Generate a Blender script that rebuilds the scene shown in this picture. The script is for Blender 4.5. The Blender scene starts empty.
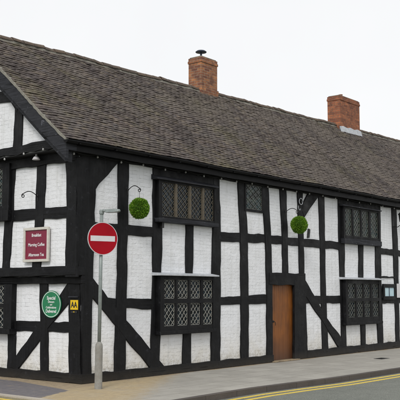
import bpy, bmesh, math, random
from mathutils import Vector, Matrix
random.seed(7)
S = bpy.context.scene
COL = S.collection
R = math.radians

# ------------------------------------------------------------------ camera
cam_d = bpy.data.cameras.new('camera'); cam = bpy.data.objects.new('camera', cam_d); COL.objects.link(cam)
S.camera = cam
cam_d.sensor_width = 36; cam_d.lens = 76.5; cam_d.clip_start = 0.1; cam_d.clip_end = 3000
cam.location = (-11.422, -12.0545, 1.74)
cam.rotation_euler = (R(90 + 6.177), 0, R(38.741 - 90))

# ------------------------------------------------------------------ world / sun / exposure
SUN_AZ, SUN_EL = 206, 38          # compass of the sun seen from the house (world degrees from +X), elevation
w = bpy.data.worlds.new('World'); S.world = w; w.use_nodes = True
nt = w.node_tree; nt.nodes.clear()
out = nt.nodes.new('ShaderNodeOutputWorld'); bg = nt.nodes.new('ShaderNodeBackground')
sky = nt.nodes.new('ShaderNodeTexSky'); sky.sky_type = 'NISHITA'; sky.sun_disc = False
sky.sun_elevation = R(SUN_EL); sky.sun_rotation = R(90 - SUN_AZ)
tc = nt.nodes.new('ShaderNodeTexCoord'); nz = nt.nodes.new('ShaderNodeTexNoise')
nz.inputs['Scale'].default_value = 2.6; nz.inputs['Detail'].default_value = 5
cr = nt.nodes.new('ShaderNodeValToRGB')
cr.color_ramp.elements[0].position = .3; cr.color_ramp.elements[0].color = (8.75, 8.8, 8.9, 1)
cr.color_ramp.elements[1].position = .7; cr.color_ramp.elements[1].color = (9.45, 9.45, 9.45, 1)
mx = nt.nodes.new('ShaderNodeMix'); mx.data_type = 'RGBA'; mx.inputs[0].default_value = .94
nt.links.new(tc.outputs['Generated'], nz.inputs['Vector']); nt.links.new(nz.outputs['Fac'], cr.inputs['Fac'])
nt.links.new(sky.outputs[0], mx.inputs[6]); nt.links.new(cr.outputs[0], mx.inputs[7])
nt.links.new(mx.outputs[2], bg.inputs['Color']); bg.inputs['Strength'].default_value = .1
nt.links.new(bg.outputs[0], out.inputs['Surface'])
sd = bpy.data.lights.new('sun', 'SUN'); sd.energy = 1.55; sd.angle = R(18); sd.color = (1, .965, .92)
sun = bpy.data.objects.new('sun', sd); COL.objects.link(sun); sun.location = (-8, -10, 14)
dv = Vector((math.cos(R(SUN_AZ))*math.cos(R(SUN_EL)), math.sin(R(SUN_AZ))*math.cos(R(SUN_EL)), math.sin(R(SUN_EL))))
sun.rotation_euler = dv.to_track_quat('Z', 'Y').to_euler()
S.view_settings.view_transform = 'Standard'; S.view_settings.look = 'None'
S.view_settings.exposure = 0.12; S.view_settings.gamma = 1; S.view_settings.use_curve_mapping = False

# ------------------------------------------------------------------ material helpers
class NT:
    def __init__(s, name):
        s.m = bpy.data.materials.new(name); s.m.use_nodes = True; s.t = s.m.node_tree
        s.b = s.t.nodes['Principled BSDF']
    def n(s, typ, **kw):
        o = s.t.nodes.new(typ)
        for k, v in kw.items():
            if k in o.inputs.keys() if isinstance(k, str) else False: o.inputs[k].default_value = v
            else: setattr(o, k, v)
        return o
    def l(s, a, b): s.t.links.new(a, b)
    def noise(s, vec, scale, detail=4, rough=.55):
        o = s.t.nodes.new('ShaderNodeTexNoise'); o.inputs['Scale'].default_value = scale
        o.inputs['Detail'].default_value = detail; o.inputs['Roughness'].default_value = rough
        if vec is not None: s.l(vec, o.inputs['Vector'])
        return o.outputs['Fac']
    def obj(s, scale=(1, 1, 1)):
        c = s.t.nodes.new('ShaderNodeTexCoord'); m = s.t.nodes.new('ShaderNodeMapping')
        m.inputs['Scale'].default_value = scale; s.l(c.outputs['Object'], m.inputs['Vector'])
        return m.outputs['Vector']
    def ramp(s, fac, *stops):
        o = s.t.nodes.new('ShaderNodeValToRGB'); e = o.color_ramp.elements
        while len(e) > len(stops): e.remove(e[-1])
        while len(e) < len(stops): e.new(.5)
        for i, (p, c) in enumerate(stops):
            e[i].position = p; e[i].color = (c, c, c, 1) if not isinstance(c, tuple) else (*c, 1)
        s.l(fac, o.inputs['Fac']); return o.outputs['Color']
    def mix(s, f, a, b, blend='MIX'):
        o = s.t.nodes.new('ShaderNodeMix'); o.data_type = 'RGBA'; o.blend_type = blend
        for v, i in ((f, 0), (a, 6), (b, 7)):
            if isinstance(v, bpy.types.NodeSocket): s.l(v, o.inputs[i])
            elif isinstance(v, tuple): o.inputs[i].default_value = (*v, 1)
            else: o.inputs[i].default_value = v if i == 0 else (v, v, v, 1)
        return o.outputs[2]
    def math(s, op, a, b=0.):
        o = s.t.nodes.new('ShaderNodeMath'); o.operation = op
        for v, i in ((a, 0), (b, 1)):
            if isinstance(v, bpy.types.NodeSocket): s.l(v, o.inputs[i])
            else: o.inputs[i].default_value = v
        return o.outputs[0]
    def bump(s, h, strength=.4, dist=.01, prev=None):
        o = s.t.nodes.new('ShaderNodeBump'); o.inputs['Strength'].default_value = strength
        o.inputs['Distance'].default_value = dist; s.l(h, o.inputs['Height'])
        if prev is not None: s.l(prev, o.inputs['Normal'])
        return o.outputs['Normal']
    def fin(s, col=None, rough=.7, normal=None, metal=0., spec=.5):
        if isinstance(col, bpy.types.NodeSocket): s.l(col, s.b.inputs['Base Color'])
        elif col is not None: s.b.inputs['Base Color'].default_value = (*col, 1)
        if isinstance(rough, bpy.types.NodeSocket): s.l(rough, s.b.inputs['Roughness'])
        else: s.b.inputs['Roughness'].default_value = rough
        if normal is not None: s.l(normal, s.b.inputs['Normal'])
        s.b.inputs['Metallic'].default_value = metal; s.b.inputs['Specular IOR Level'].default_value = spec
        return s.m

def mat_brick_wall():
    """painted brickwork; brick u runs along the wall whichever way the wall faces"""
    k = NT('white_painted_brick'); c = k.n('ShaderNodeTexCoord'); sp = k.n('ShaderNodeSeparateXYZ'); k.l(c.outputs['Object'], sp.inputs[0])
    u = k.math('ADD', sp.outputs[0], sp.outputs[1])
    cb = k.n('ShaderNodeCombineXYZ'); k.l(u, cb.inputs[0]); k.l(sp.outputs[2], cb.inputs[1])
    wob = k.n('ShaderNodeTexNoise'); wob.inputs['Scale'].default_value = 2.2; wob.inputs['Detail'].default_value = 3; k.l(cb.outputs[0], wob.inputs['Vector'])
    sub = k.n('ShaderNodeVectorMath', operation='SUBTRACT'); k.l(wob.outputs['Color'], sub.inputs[0]); sub.inputs[1].default_value = (.5, .5, .5)
    sc = k.n('ShaderNodeVectorMath', operation='SCALE'); k.l(sub.outputs[0], sc.inputs[0]); sc.inputs['Scale'].default_value = .07
    ad = k.n('ShaderNodeVectorMath', operation='ADD'); k.l(cb.outputs[0], ad.inputs[0]); k.l(sc.outputs[0], ad.inputs[1])
    br = k.n('ShaderNodeTexBrick'); k.l(ad.outputs[0], br.inputs['Vector'])
    br.inputs['Scale'].default_value = 1; br.inputs['Brick Width'].default_value = .34; br.inputs['Row Height'].default_value = .076; br.offset_frequency = 2; br.offset = .37
    br.inputs['Mortar Size'].default_value = .006; br.inputs['Mortar Smooth'].default_value = .9; br.inputs['Bias'].default_value = 0
    br.inputs['Color1'].default_value = (1, 1, 1, 1); br.inputs['Color2'].default_value = (.55, .55, .55, 1); br.inputs['Mortar'].default_value = (0, 0, 0, 1)
    pn = k.noise(cb.outputs[0], 3.5, 5); big = k.noise(cb.outputs[0], .9, 4); fine = k.noise(cb.outputs[0], 45, 3)
    joint = k.math('MULTIPLY', br.outputs['Fac'], k.ramp(pn, (.36, .1), (.66, 1.)))
    base = k.mix(k.ramp(big, (.35, 0.), (.7, 1.)), (.82, .835, .865), (.75, .765, .79))
    base = k.mix(k.math('MULTIPLY', k.ramp(br.outputs['Color'], (.5, 1.), (1., 0.)), .5), base, (.70, .71, .72))
    lowz = k.ramp(sp.outputs[2], (.1, 1.), (1.0, 0.))
    base = k.mix(k.math('MULTIPLY', lowz, k.ramp(pn, (.3, .2), (.7, .95))), base, (.62, .585, .50))
    splash = k.math('MULTIPLY', k.ramp(sp.outputs[2], (.17, 1.), (.42, 0.)), k.ramp(k.noise(cb.outputs[0], 14, 5, .75), (.42, 0.), (.62, .8)))
    base = k.mix(splash, base, (.36, .33, .27))
    st = k.obj((9, 9, .7)); streak = k.ramp(k.noise(st, 1, 4), (.52, 0.), (.78, .55))
    base = k.mix(streak, base, (.56, .565, .55))
    pit = k.ramp(k.noise(cb.outputs[0], 13, 5, .75), (.63, 0.), (.74, .6)); base = k.mix(pit, base, (.44, .44, .43))
    brk = k.ramp(k.noise(cb.outputs[0], 7, 4, .7), (.42, 0.), (.64, .8))
    col = k.mix(k.math('MULTIPLY', joint, brk), base, (.30, .31, .32))
    h = k.math('ADD', k.math('MULTIPLY', k.math('MULTIPLY', br.outputs['Fac'], -1.), k.math('ADD', k.math('MULTIPLY', brk, .8), .12)), k.math('MULTIPLY', fine, .35))
    nrm = k.bump(h, .5, .008); nrm = k.bump(k.noise(cb.outputs[0], 9, 5, .65), .55, .03, nrm)
    return k.fin(col, .75, nrm, spec=.3)

def mat_timber(name='black_timber', base=(.0022, .0023, .003), worn=(.022, .023, .028), along='z', amt=1.):
    k = NT(name); sc = {'z': (26, 26, 1.3), 'h': (1.3, 1.3, 34)}[along]
    n1 = k.noise(k.obj(), 2.4, 6, .65); g = k.noise(k.obj(sc), 1, 6, .7); sp = k.n('ShaderNodeSeparateXYZ'); c = k.n('ShaderNodeTexCoord'); k.l(c.outputs['Object'], sp.inputs[0])
    gr = k.ramp(g, (.46, 0.), (.62, .35), (.78, 1.)); split = k.ramp(k.noise(k.obj(tuple(x*.55 for x in sc)), 1, 3, .5), (.33, 1.), (.37, 0.))
    col = k.mix(k.math('MULTIPLY', gr, k.ramp(n1, (.35, .1*amt), (.68, amt))), base, worn)
    patch = k.ramp(k.noise(k.obj(), 6.5, 6, .75), (.60, 0.), (.70, .75*amt)); col = k.mix(patch, col, tuple(x*1.3 for x in worn))
    dirt = k.math('MULTIPLY', k.ramp(sp.outputs[2], (.02, 1.), (.22, 0.)), k.ramp(n1, (.3, .3), (.6, 1.))); col = k.mix(dirt, col, (.030, .026, .021))
    col = k.mix(split, col, (.001, .001, .001))
    h = k.math('SUBTRACT', k.math('MULTIPLY', g, .5), split)
    nrm = k.bump(h, .7, .006); nrm = k.bump(n1, .6, .03, nrm)
    return k.fin(col, k.ramp(n1, (.3, .42), (.7, .8)), nrm, spec=.25)

def mat_tile():
    k = NT('clay_roof_tile'); geo = k.n('ShaderNodeNewGeometry'); r = geo.outputs['Random Per Island']
    c = k.ramp(r, (0., (.062, .051, .049)), (.22, (.10, .078, .068)), (.45, (.115, .096, .087)), (.62, (.095, .082, .082)),
               (.8, (.145, .118, .098)), (.93, (.15, .122, .092)), (1., (.07, .058, .052)))
    o = k.obj(); n = k.noise(o, 1.1, 6, .6); n2 = k.noise(o, 14, 5, .7)
    c = k.mix(k.ramp(n, (.4, 0.), (.75, .55)), c, (.105, .098, .086))
    mossy = k.ramp(k.noise(o, .6, 6, .75), (.52, 0.), (.66, .75)); c = k.mix(mossy, c, (.125, .112, .062))
    c = k.mix(k.ramp(k.noise(o, .33, 5, .6), (.46, 0.), (.62, .8)), c, (.135, .115, .098))
    c = k.mix(k.ramp(k.noise(k.obj((3, 1, 1)), .8, 5, .7), (.48, 0.), (.64, .75)), c, (.055, .044, .043))
    c = k.mix(k.ramp(n2, (.58, 0.), (.70, .75)), c, (.25, .235, .19))
    c = k.mix(k.ramp(n2, (.25, .6), (.4, 0.)), c, (.03, .027, .026))
    return k.fin(c, .85, k.bump(n2, .6, .006), spec=.25)

def mat_noise(name, a, b, scale=6, rough=.7, bump=.3, metal=0., spec=.4, c=None):
    k = NT(name); o = k.obj(); n = k.noise(o, scale, 5, .6); col = k.mix(k.ramp(n, (.35, 0.), (.68, 1.)), a, b)
    if c: col = k.mix(k.ramp(k.noise(o, scale*4.3, 5, .7), (.58, 0.), (.72, 1.)), col, c)
    return k.fin(col, rough, k.bump(n, bump, .01), metal, spec)

def mat_red_brick(name, a, b, mort=(.22, .18, .15)):
    k = NT(name); c = k.n('ShaderNodeTexCoord'); sp = k.n('ShaderNodeSeparateXYZ'); k.l(c.outputs['Object'], sp.inputs[0])
    u = k.math('ADD', sp.outputs[0], sp.outputs[1]); cb = k.n('ShaderNodeCombineXYZ'); k.l(u, cb.inputs[0]); k.l(sp.outputs[2], cb.inputs[1])
    br = k.n('ShaderNodeTexBrick'); k.l(cb.outputs[0], br.inputs['Vector'])
    for q, v in (('Scale', 1), ('Brick Width', .225), ('Row Height', .075), ('Mortar Size', .008), ('Mortar Smooth', .3)): br.inputs[q].default_value = v
    br.inputs['Color1'].default_value = (*a, 1); br.inputs['Color2'].default_value = (*b, 1); br.inputs['Mortar'].default_value = (*mort, 1)
    o = k.obj(); n = k.noise(o, 5, 5, .7)
    col = k.mix(k.ramp(n, (.42, 0.), (.66, .8)), br.outputs['Color'], (.12, .065, .05))
    col = k.mix(k.ramp(k.noise(o, 17, 3), (.6, 0.), (.7, .5)), col, (.36, .24, .15))
    h = k.math('SUBTRACT', k.math('MULTIPLY', n, .5), br.outputs['Fac'])
    return k.fin(col, .9, k.bump(h, .7, .012), spec=.2)

def mat_slabs(name, a, b, joint, bw=.9, rh=.6, rot=0, dark=None, zones=False):
    k = NT(name); c = k.n('ShaderNodeTexCoord'); m = k.n('ShaderNodeMapping'); k.l(c.outputs['Object'], m.inputs['Vector']); m.inputs['Rotation'].default_value = (0, 0, rot)
    br = k.n('ShaderNodeTexBrick'); k.l(m.outputs[0], br.inputs['Vector'])
    for q, v in (('Scale', 1), ('Brick Width', bw), ('Row Height', rh), ('Mortar Size', .009), ('Mortar Smooth', .4)): br.inputs[q].default_value = v
    br.inputs['Color1'].default_value = (*a, 1); br.inputs['Color2'].default_value = (*b, 1); br.inputs['Mortar'].default_value = (*joint, 1)
    o = k.obj(); n = k.noise(o, 1.7, 6, .65); f = k.noise(o, 60, 3, .7); md = k.noise(o, 8, 6, .75); big = k.noise(o, .7, 5, .6)
    col = k.mix(k.ramp(n, (.4, 0.), (.7, .6)), br.outputs['Color'], dark or tuple(x*.62 for x in a))
    if zones:
        sp = k.n('ShaderNodeSeparateXYZ'); k.l(c.outputs['Object'], sp.inputs[0]); X, Y = sp.outputs[0], sp.outputs[1]
        def lin(p, q, r_): return k.math('ADD', k.math('ADD', k.math('MULTIPLY', X, p), k.math('MULTIPLY', Y, q)), r_)
        def step(v, w_, nz_=.0):
            if nz_: v = k.math('ADD', v, k.math('MULTIPLY', k.math('SUBTRACT', md, .5), nz_))
            t = k.n('ShaderNodeMapRange', interpolation_type='SMOOTHSTEP'); k.l(v, t.inputs[0]); t.inputs[1].default_value = -w_; t.inputs[2].default_value = w_; return t.outputs[0]
        buffm = step(lin(-.529, .848, 1.46), .30, 1.1)              # buff paving round the crossing
        buff = k.mix(k.ramp(md, (.35, 0.), (.65, 1.)), (.47, .365, .205), (.34, .265, .16)); buff = k.mix(k.ramp(n, (.35, .6), (.5, 0.)), buff, (.40, .34, .24))
        col = k.mix(k.math('MULTIPLY', buffm, .92), col, buff)
        bend = k.math('MULTIPLY', k.math('MAXIMUM', k.math('SUBTRACT', 1.35, Y), 0.), -.23)
        dk = k.math('MULTIPLY', step(k.math('SUBTRACT', bend, lin(1, 0, .42)), .03, .16), step(lin(-.387, .922, .22), .03, .35))
        sandy = k.mix(k.ramp(md, (.35, 0.), (.62, 1.)), (.22, .175, .115), (.40, .31, .20))
        gab = step(lin(0, 1, .45), .1, .3); gabm = k.math('MULTIPLY', gab, step(lin(-1, 0, .12), .1, .05)); col = k.mix(k.math('MULTIPLY', gabm, .85), col, sandy)
        foot = step(k.math('ADD', lin(0, 1, .13), k.math('MULTIPLY', k.math('SUBTRACT', big, .5), .5)), .05, .22); col = k.mix(foot, col, sandy)
        tar = k.mix(k.ramp(md, (.35, 0.), (.65, 1.)), (.115, .107, .118), (.165, .155, .165)); tar = k.mix(k.ramp(k.noise(o, 4.1, 6, .8), (.55, 0.), (.66, .85)), tar, (.26, .215, .16))
        col = k.mix(dk, col, tar)
    col = k.mix(k.ramp(f, (.3, .5), (.52, 0.)), col, tuple(x*.5 for x in a))
    gum = k.ramp(k.noise(o, 21, 3, .6), (.68, 0.), (.71, .45)); col = k.mix(gum, col, tuple(min(1, x*1.4) for x in a))
    stn = k.ramp(k.noise(k.obj((1, 2.2, 1)), 2.3, 6, .8), (.56, 0.), (.70, .5)); col = k.mix(stn, col, tuple(x*.55 for x in b))
    h = k.math('ADD', k.math('SUBTRACT', k.math('MULTIPLY', f, .3), br.outputs['Fac']), k.math('MULTIPLY', md, .4))
    return k.fin(col, .85, k.bump(h, .5, .007), spec=.3)

def mat_asphalt(name, a, b, patch=None):
    k = NT(name); o = k.obj(); n = k.noise(o, .8, 6, .65); f = k.noise(o, 75, 3, .8); md = k.noise(o, 6, 6, .8)
    col = k.mix(k.ramp(n, (.35, 0.), (.7, 1.)), a, b)
    col = k.mix(k.ramp(md, (.35, .5), (.5, 0.)), col, tuple(x*.62 for x in a))
    col = k.mix(k.ramp(f, (.54, 0.), (.64, .6)), col, tuple(x*2.1 for x in b))
    col = k.mix(k.ramp(f, (.36, .7), (.46, 0.)), col, tuple(x*.45 for x in a))
    if patch: col = k.mix(k.ramp(k.noise(o, 3.1, 5, .7), (.56, 0.), (.68, .85)), col, patch)
    return k.fin(col, .85, k.bump(f, .8, .008), spec=.3)

def mat_paint(name, col, chip, amount=(.6, .72)):
    k = NT(name); o = k.obj(); n = k.noise(o, 22, 5, .75)
    return k.fin(k.mix(k.ramp(n, (amount[0], 0.), (amount[1], .85)), col, chip), .7, k.bump(n, .3, .004))

def mat_door():
    k = NT('varnished_door_wood'); c = k.n('ShaderNodeTexCoord'); sp = k.n('ShaderNodeSeparateXYZ'); k.l(c.outputs['Object'], sp.inputs[0])
    g = k.noise(k.obj((38, 38, 1.6)), 1, 5, .65); n = k.noise(k.obj(), 2.5, 4)
    col = k.mix(k.ramp(g, (.35, 0.), (.65, 1.)), (.145, .046, .008), (.27, .092, .014))
    col = k.mix(k.ramp(n, (.4, 0.), (.7, .6)), col, (.10, .035, .010))
    col = k.mix(k.math('MULTIPLY', k.ramp(sp.outputs[2], (.02, 1.), (.6, 0.)), k.ramp(g, (.3, .5), (.6, .95))), col, (.06, .03, .018))
    return k.fin(col, .5, k.bump(g, .4, .004), spec=.4)

def mat_glass(name='window_glass', tint=(.010, .013, .015)):
    k = NT(name); geo = k.n('ShaderNodeNewGeometry'); r_ = geo.outputs['Random Per Island']; n = k.noise(k.obj(), 14, 3)
    col = k.ramp(r_, (0., tuple(x*.4 for x in tint)), (.35, tint), (.6, (tint[0]*1.2, tint[1]*1.9, tint[2]*2.6)), (.8, tuple(x*.6 for x in tint)), (1., tuple(x*4 for x in tint)))
    return k.fin(col, k.ramp(r_, (0., .06), (1., .2)), k.bump(n, .25, .01), spec=.3)

def mat_leaf():
    k = NT('topiary_leaf'); geo = k.n('ShaderNodeNewGeometry')
    c = k.ramp(geo.outputs['Random Per Island'], (0., (.035, .10, .006)), (.45, (.11, .26, .012)), (.9, (.23, .42, .03)), (1., (.26, .26, .06)))
    c = k.mix(k.ramp(k.noise(k.obj(), 9, 3), (.45, 0.), (.65, .5)), c, (.07, .18, .012))
    m = k.fin(c, .6, spec=.3); return m

M = dict(
    brick=mat_brick_wall(), timber=mat_timber(), timber_h=mat_timber('black_timber_lengthwise', along='h'), board=mat_timber('weathered_black_board', (.014, .015, .019), (.11, .115, .135), 'h'),
    tile=mat_tile(), ridge=mat_noise('ridge_tile_clay', (.13, .095, .07), (.085, .07, .062), 5, .9, .6, c=(.28, .27, .2)),
    mortar=mat_noise('verge_mortar', (.19, .18, .155), (.27, .26, .22), 12, .9, .6, c=(.09, .09, .06)),
    chim1=mat_red_brick('orange_chimney_brick', (.46, .20, .09), (.17, .07, .05), (.33, .25, .18)), chim2=mat_red_brick('red_chimney_brick', (.44, .16, .08), (.20, .07, .045), (.26, .17, .11)),
    gutter=mat_noise('black_gutter', (.004, .004, .0045), (.009, .009, .010), 4, .5, .15, spec=.12), soffit=mat_noise('soffit_board', (.005, .005, .005), (.008, .008, .008), 3),
    glass=mat_glass(), glass2=mat_glass('greenish_window_glass', (.024, .032, .026)),
    lead=mat_noise('painted_lead_came', (.29, .29, .26), (.18, .18, .165), 20, .6), leaddark=mat_noise('dark_lead_came', (.085, .095, .09), (.14, .14, .12), 20, .5),
    leadtan=mat_noise('tan_lead_came', (.12, .105, .075), (.07, .065, .055), 20, .6),
    tan=mat_noise('tan_mullion_wood', (.12, .10, .07), (.075, .063, .045), 14, .7, c=(.06, .05, .04)),
    sheet=mat_noise('lead_sheet', (.50, .52, .55), (.36, .38, .41), 10, .5, .3, c=(.3, .31, .33)), door=mat_door(), iron=mat_noise('black_iron', (.012, .012, .012), (.03, .03, .03), 15, .45, metal=.3),
    galv=mat_noise('galvanised_steel', (.30, .34, .33), (.22, .25, .245), 9, .5, .2, metal=.35, c=(.36, .38, .36)),
    galvbase=mat_noise('weathered_post_base', (.27, .27, .25), (.20, .19, .17), 9, .75, .4, c=(.26, .19, .13)),
    signred=mat_noise('sign_red', (.36, .003, .013), (.30, .003, .011), 3, .55, .02, spec=.15), signwhite=mat_noise('sign_white', (.66, .64, .66), (.58, .57, .58), 5, .45, .02),
    maroon=mat_noise('maroon_panel', (.21, .012, .04), (.18, .01, .035), 4, .4, .03), cream=mat_noise('cream_painted_frame', (.62, .60, .54), (.52, .50, .45), 14, .6, .15),
    green=mat_noise('green_panel', (.014, .20, .085), (.012, .17, .07), 4, .4, .03), white=mat_noise('white_lettering', (.80, .80, .80), (.74, .74, .74), 8, .5, .02),
    yellow=mat_noise('yellow_panel', (.80, .53, .01), (.70, .46, .01), 8, .4, .03), black=mat_noise('black_lettering', (.012, .012, .014), (.02, .02, .02), 8, .5, .02),
    leaf=mat_leaf(), core=mat_noise('topiary_core', (.04, .11, .01), (.06, .15, .015), 30),
    bulb=mat_noise('pearl_bulb_glass', (.46, .46, .45), (.36, .36, .36), 10, .2, .02), wire=mat_noise('black_cable', (.012, .012, .012), (.02, .02, .02), 10),
    road=mat_asphalt('road_asphalt', (.15, .16, .14), (.19, .198, .175)), dark=mat_asphalt('footway_asphalt', (.115, .108, .118), (.15, .14, .15), (.22, .19, .15)),
    ground=mat_asphalt('far_ground', (.07, .085, .05), (.1, .1, .07)),
    slab=mat_slabs('footway_slabs', (.40, .385, .345), (.35, .335, .30), (.19, .175, .145), zones=True),
    buff=mat_slabs('buff_paving', (.47, .365, .205), (.41, .32, .19), (.31, .25, .16), .4, .4, dark=(.33, .26, .16)),
    dirt=mat_asphalt('sandy_dirt', (.22, .175, .115), (.37, .29, .19), (.14, .11, .075)),
    kerb=mat_slabs('kerb_stone', (.52, .47, .39), (.45, .41, .35), (.12, .11, .1), .915, 5), kerbdark=mat_slabs('dark_kerb_stone', (.105, .09, .08), (.085, .075, .07), (.05, .045, .04), .915, 5),
    gutdirt=mat_asphalt('dirty_gutter', (.21, .185, .11), (.29, .25, .155)), ypaint=mat_paint('yellow_road_paint', (.68, .50, .07), (.26, .23, .13), (.50, .68)), terra=mat_noise('terracotta', (.3, .12, .06), (.22, .09, .05), 9),
    cowl=mat_noise('blue_grey_cowl', (.03, .045, .075), (.05, .06, .09), 9, .5, metal=.3), pale=mat_noise('pale_blue_paper', (.50, .66, .72), (.40, .55, .62), 3, .5, .02),
)

# ------------------------------------------------------------------ mesh helpers
def link(name, verts, faces, mat, parent=None, smooth=False, bevel=0, mats=None):
    me = bpy.data.meshes.new(name); me.from_pydata([tuple(v) for v in verts], [], faces)
    bm = bmesh.new(); bm.from_mesh(me); bmesh.ops.recalc_face_normals(bm, faces=bm.faces)
    if bevel: bmesh.ops.bevel(bm, geom=bm.edges[:], offset=bevel, segments=1, affect='EDGES', clamp_overlap=True)
    bm.to_mesh(me); bm.free()
    for p in me.polygons: p.use_smooth = smooth
    me.materials.append(mat)
    o = bpy.data.objects.new(name, me); COL.objects.link(o)
    if parent is not None: o.parent = parent
    return o
class MB:
    def __init__(s): s.v = []; s.f = []
    def add(s, v, f):
        k = len(s.v); s.v += [tuple(x) for x in v]; s.f += [tuple(i + k for i in q) for q in f]; return s
    def box(s, x0, x1, y0, y1, z0, z1, mp=None):
        v = [(x, y, z) for z in (z0, z1) for y in (y0, y1) for x in (x0, x1)]
        if mp: v = [mp(*q) for q in v]
        return s.add(v, [(0, 1, 3, 2), (4, 6, 7, 5), (0, 4, 5, 1), (2, 3, 7, 6), (0, 2, 6, 4), (1, 5, 7, 3)])
    def tube(s, pts, r, n=8, caps=True):
        pts = [Vector(p) for p in pts]; rs = r if isinstance(r, (list, tuple)) else [r]*len(pts)
        vs = []; prev = None
        for i, p in enumerate(pts):
            d = (pts[min(i+1, len(pts)-1)] - pts[max(i-1, 0)]).normalized()
            a = prev if prev is not None else (Vector((0, 0, 1)) if abs(d.z) < .9 else Vector((1, 0, 0)))
            x = (a - d*a.dot(d)).normalized(); prev = x; y = d.cross(x)
            vs += [p + (x*math.cos(2*math.pi*j/n) + y*math.sin(2*math.pi*j/n))*rs[i] for j in range(n)]
        f = [(i*n+j, i*n+(j+1) % n, (i+1)*n+(j+1) % n, (i+1)*n+j) for i in range(len(pts)-1) for j in range(n)]
        if caps: f += [tuple(range(n)), tuple(range((len(pts)-1)*n, len(pts)*n))]
        return s.add(vs, f)
    def lathe(s, prof, c, n=20, mp=None):
        vs = []
        for r_, z in prof: vs += [(c[0]+r_*math.cos(2*math.pi*j/n), c[1]+r_*math.sin(2*math.pi*j/n), c[2]+z) for j in range(n)]
        if mp: vs = [mp(*q) for q in vs]
        m = len(prof)
        f = [(i*n+j, i*n+(j+1) % n, (i+1)*n+(j+1) % n, (i+1)*n+j) for i in range(m-1) for j in range(n)] + [tuple(range(n)), tuple(range((m-1)*n, m*n))]
        return s.add(vs, f)
    def prism(s, P, a, b, mp):                       # polygon P in (u,z) swept from depth a to depth b
        n = len(P); v = [mp(u, a, z) for u, z in P] + [mp(u, b, z) for u, z in P]
        return s.add(v, [tuple(range(n)), tuple(range(n, 2*n))] + [(i, (i+1) % n, n+(i+1) % n, n+i) for i in range(n)])
    def build(s, name, mat, parent=None, smooth=False, bevel=0): return link(name, s.v, s.f, mat, parent, smooth, bevel)
def tag(o, label=None, cat=None, group=None, kind=None):
    for k, v in (('label', label), ('category', cat), ('group', group), ('kind', kind)):
        if v: o[k] = v
    return o
def empty(name, loc, label, cat, group=None):
    o = bpy.data.objects.new(name, None); COL.objects.link(o); o.location = loc; o.empty_display_size = .2
    return tag(o, label, cat, group)
def FR(u, d, z): return (u, -d, z)                   # front wall: u along x, d out of the wall
def LW(u, d, z): return (-d, u, z)                   # gable end, ground storey (plane x=0)
def LU(u, d, z): return (-.2-d, u, z)                # gable end, upper storey
def LG(u, d, z): return (-.45-d, u, z)               # gable triangle
PL = {'F': FR, 'L0': LW, 'L1': LU, 'G': LG}
def text(name, body, mat, h, mp, u, z, d, parent=None, flip=1, squash=1., thick=.002, bold=0.004):
    """flat lettering, centred at (u,z) in a wall's coordinates, extruded slightly; flip=-1 where u runs right to left as seen"""
    cu = bpy.data.curves.new(name, 'FONT'); cu.body = body; cu.size = h; cu.align_x = 'CENTER'; cu.align_y = 'CENTER'; cu.extrude = thick; cu.offset = bold*h
    cu.resolution_u = 3
    tmp = bpy.data.objects.new(name, cu); COL.objects.link(tmp); dg = bpy.context.evaluated_depsgraph_get()
    me = bpy.data.meshes.new_from_object(tmp.evaluated_get(dg)); bpy.data.objects.remove(tmp); me.name = name
    for v in me.vertices: v.co = Vector(mp(u + v.co.x*flip*squash, d + v.co.z, z + v.co.y))
    if flip < 0: me.flip_normals()
    me.materials.clear(); me.materials.append(mat)
    o = bpy.data.objects.new(name, me); COL.objects.link(o)
    if parent is not None: o.parent = parent
    return o
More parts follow.
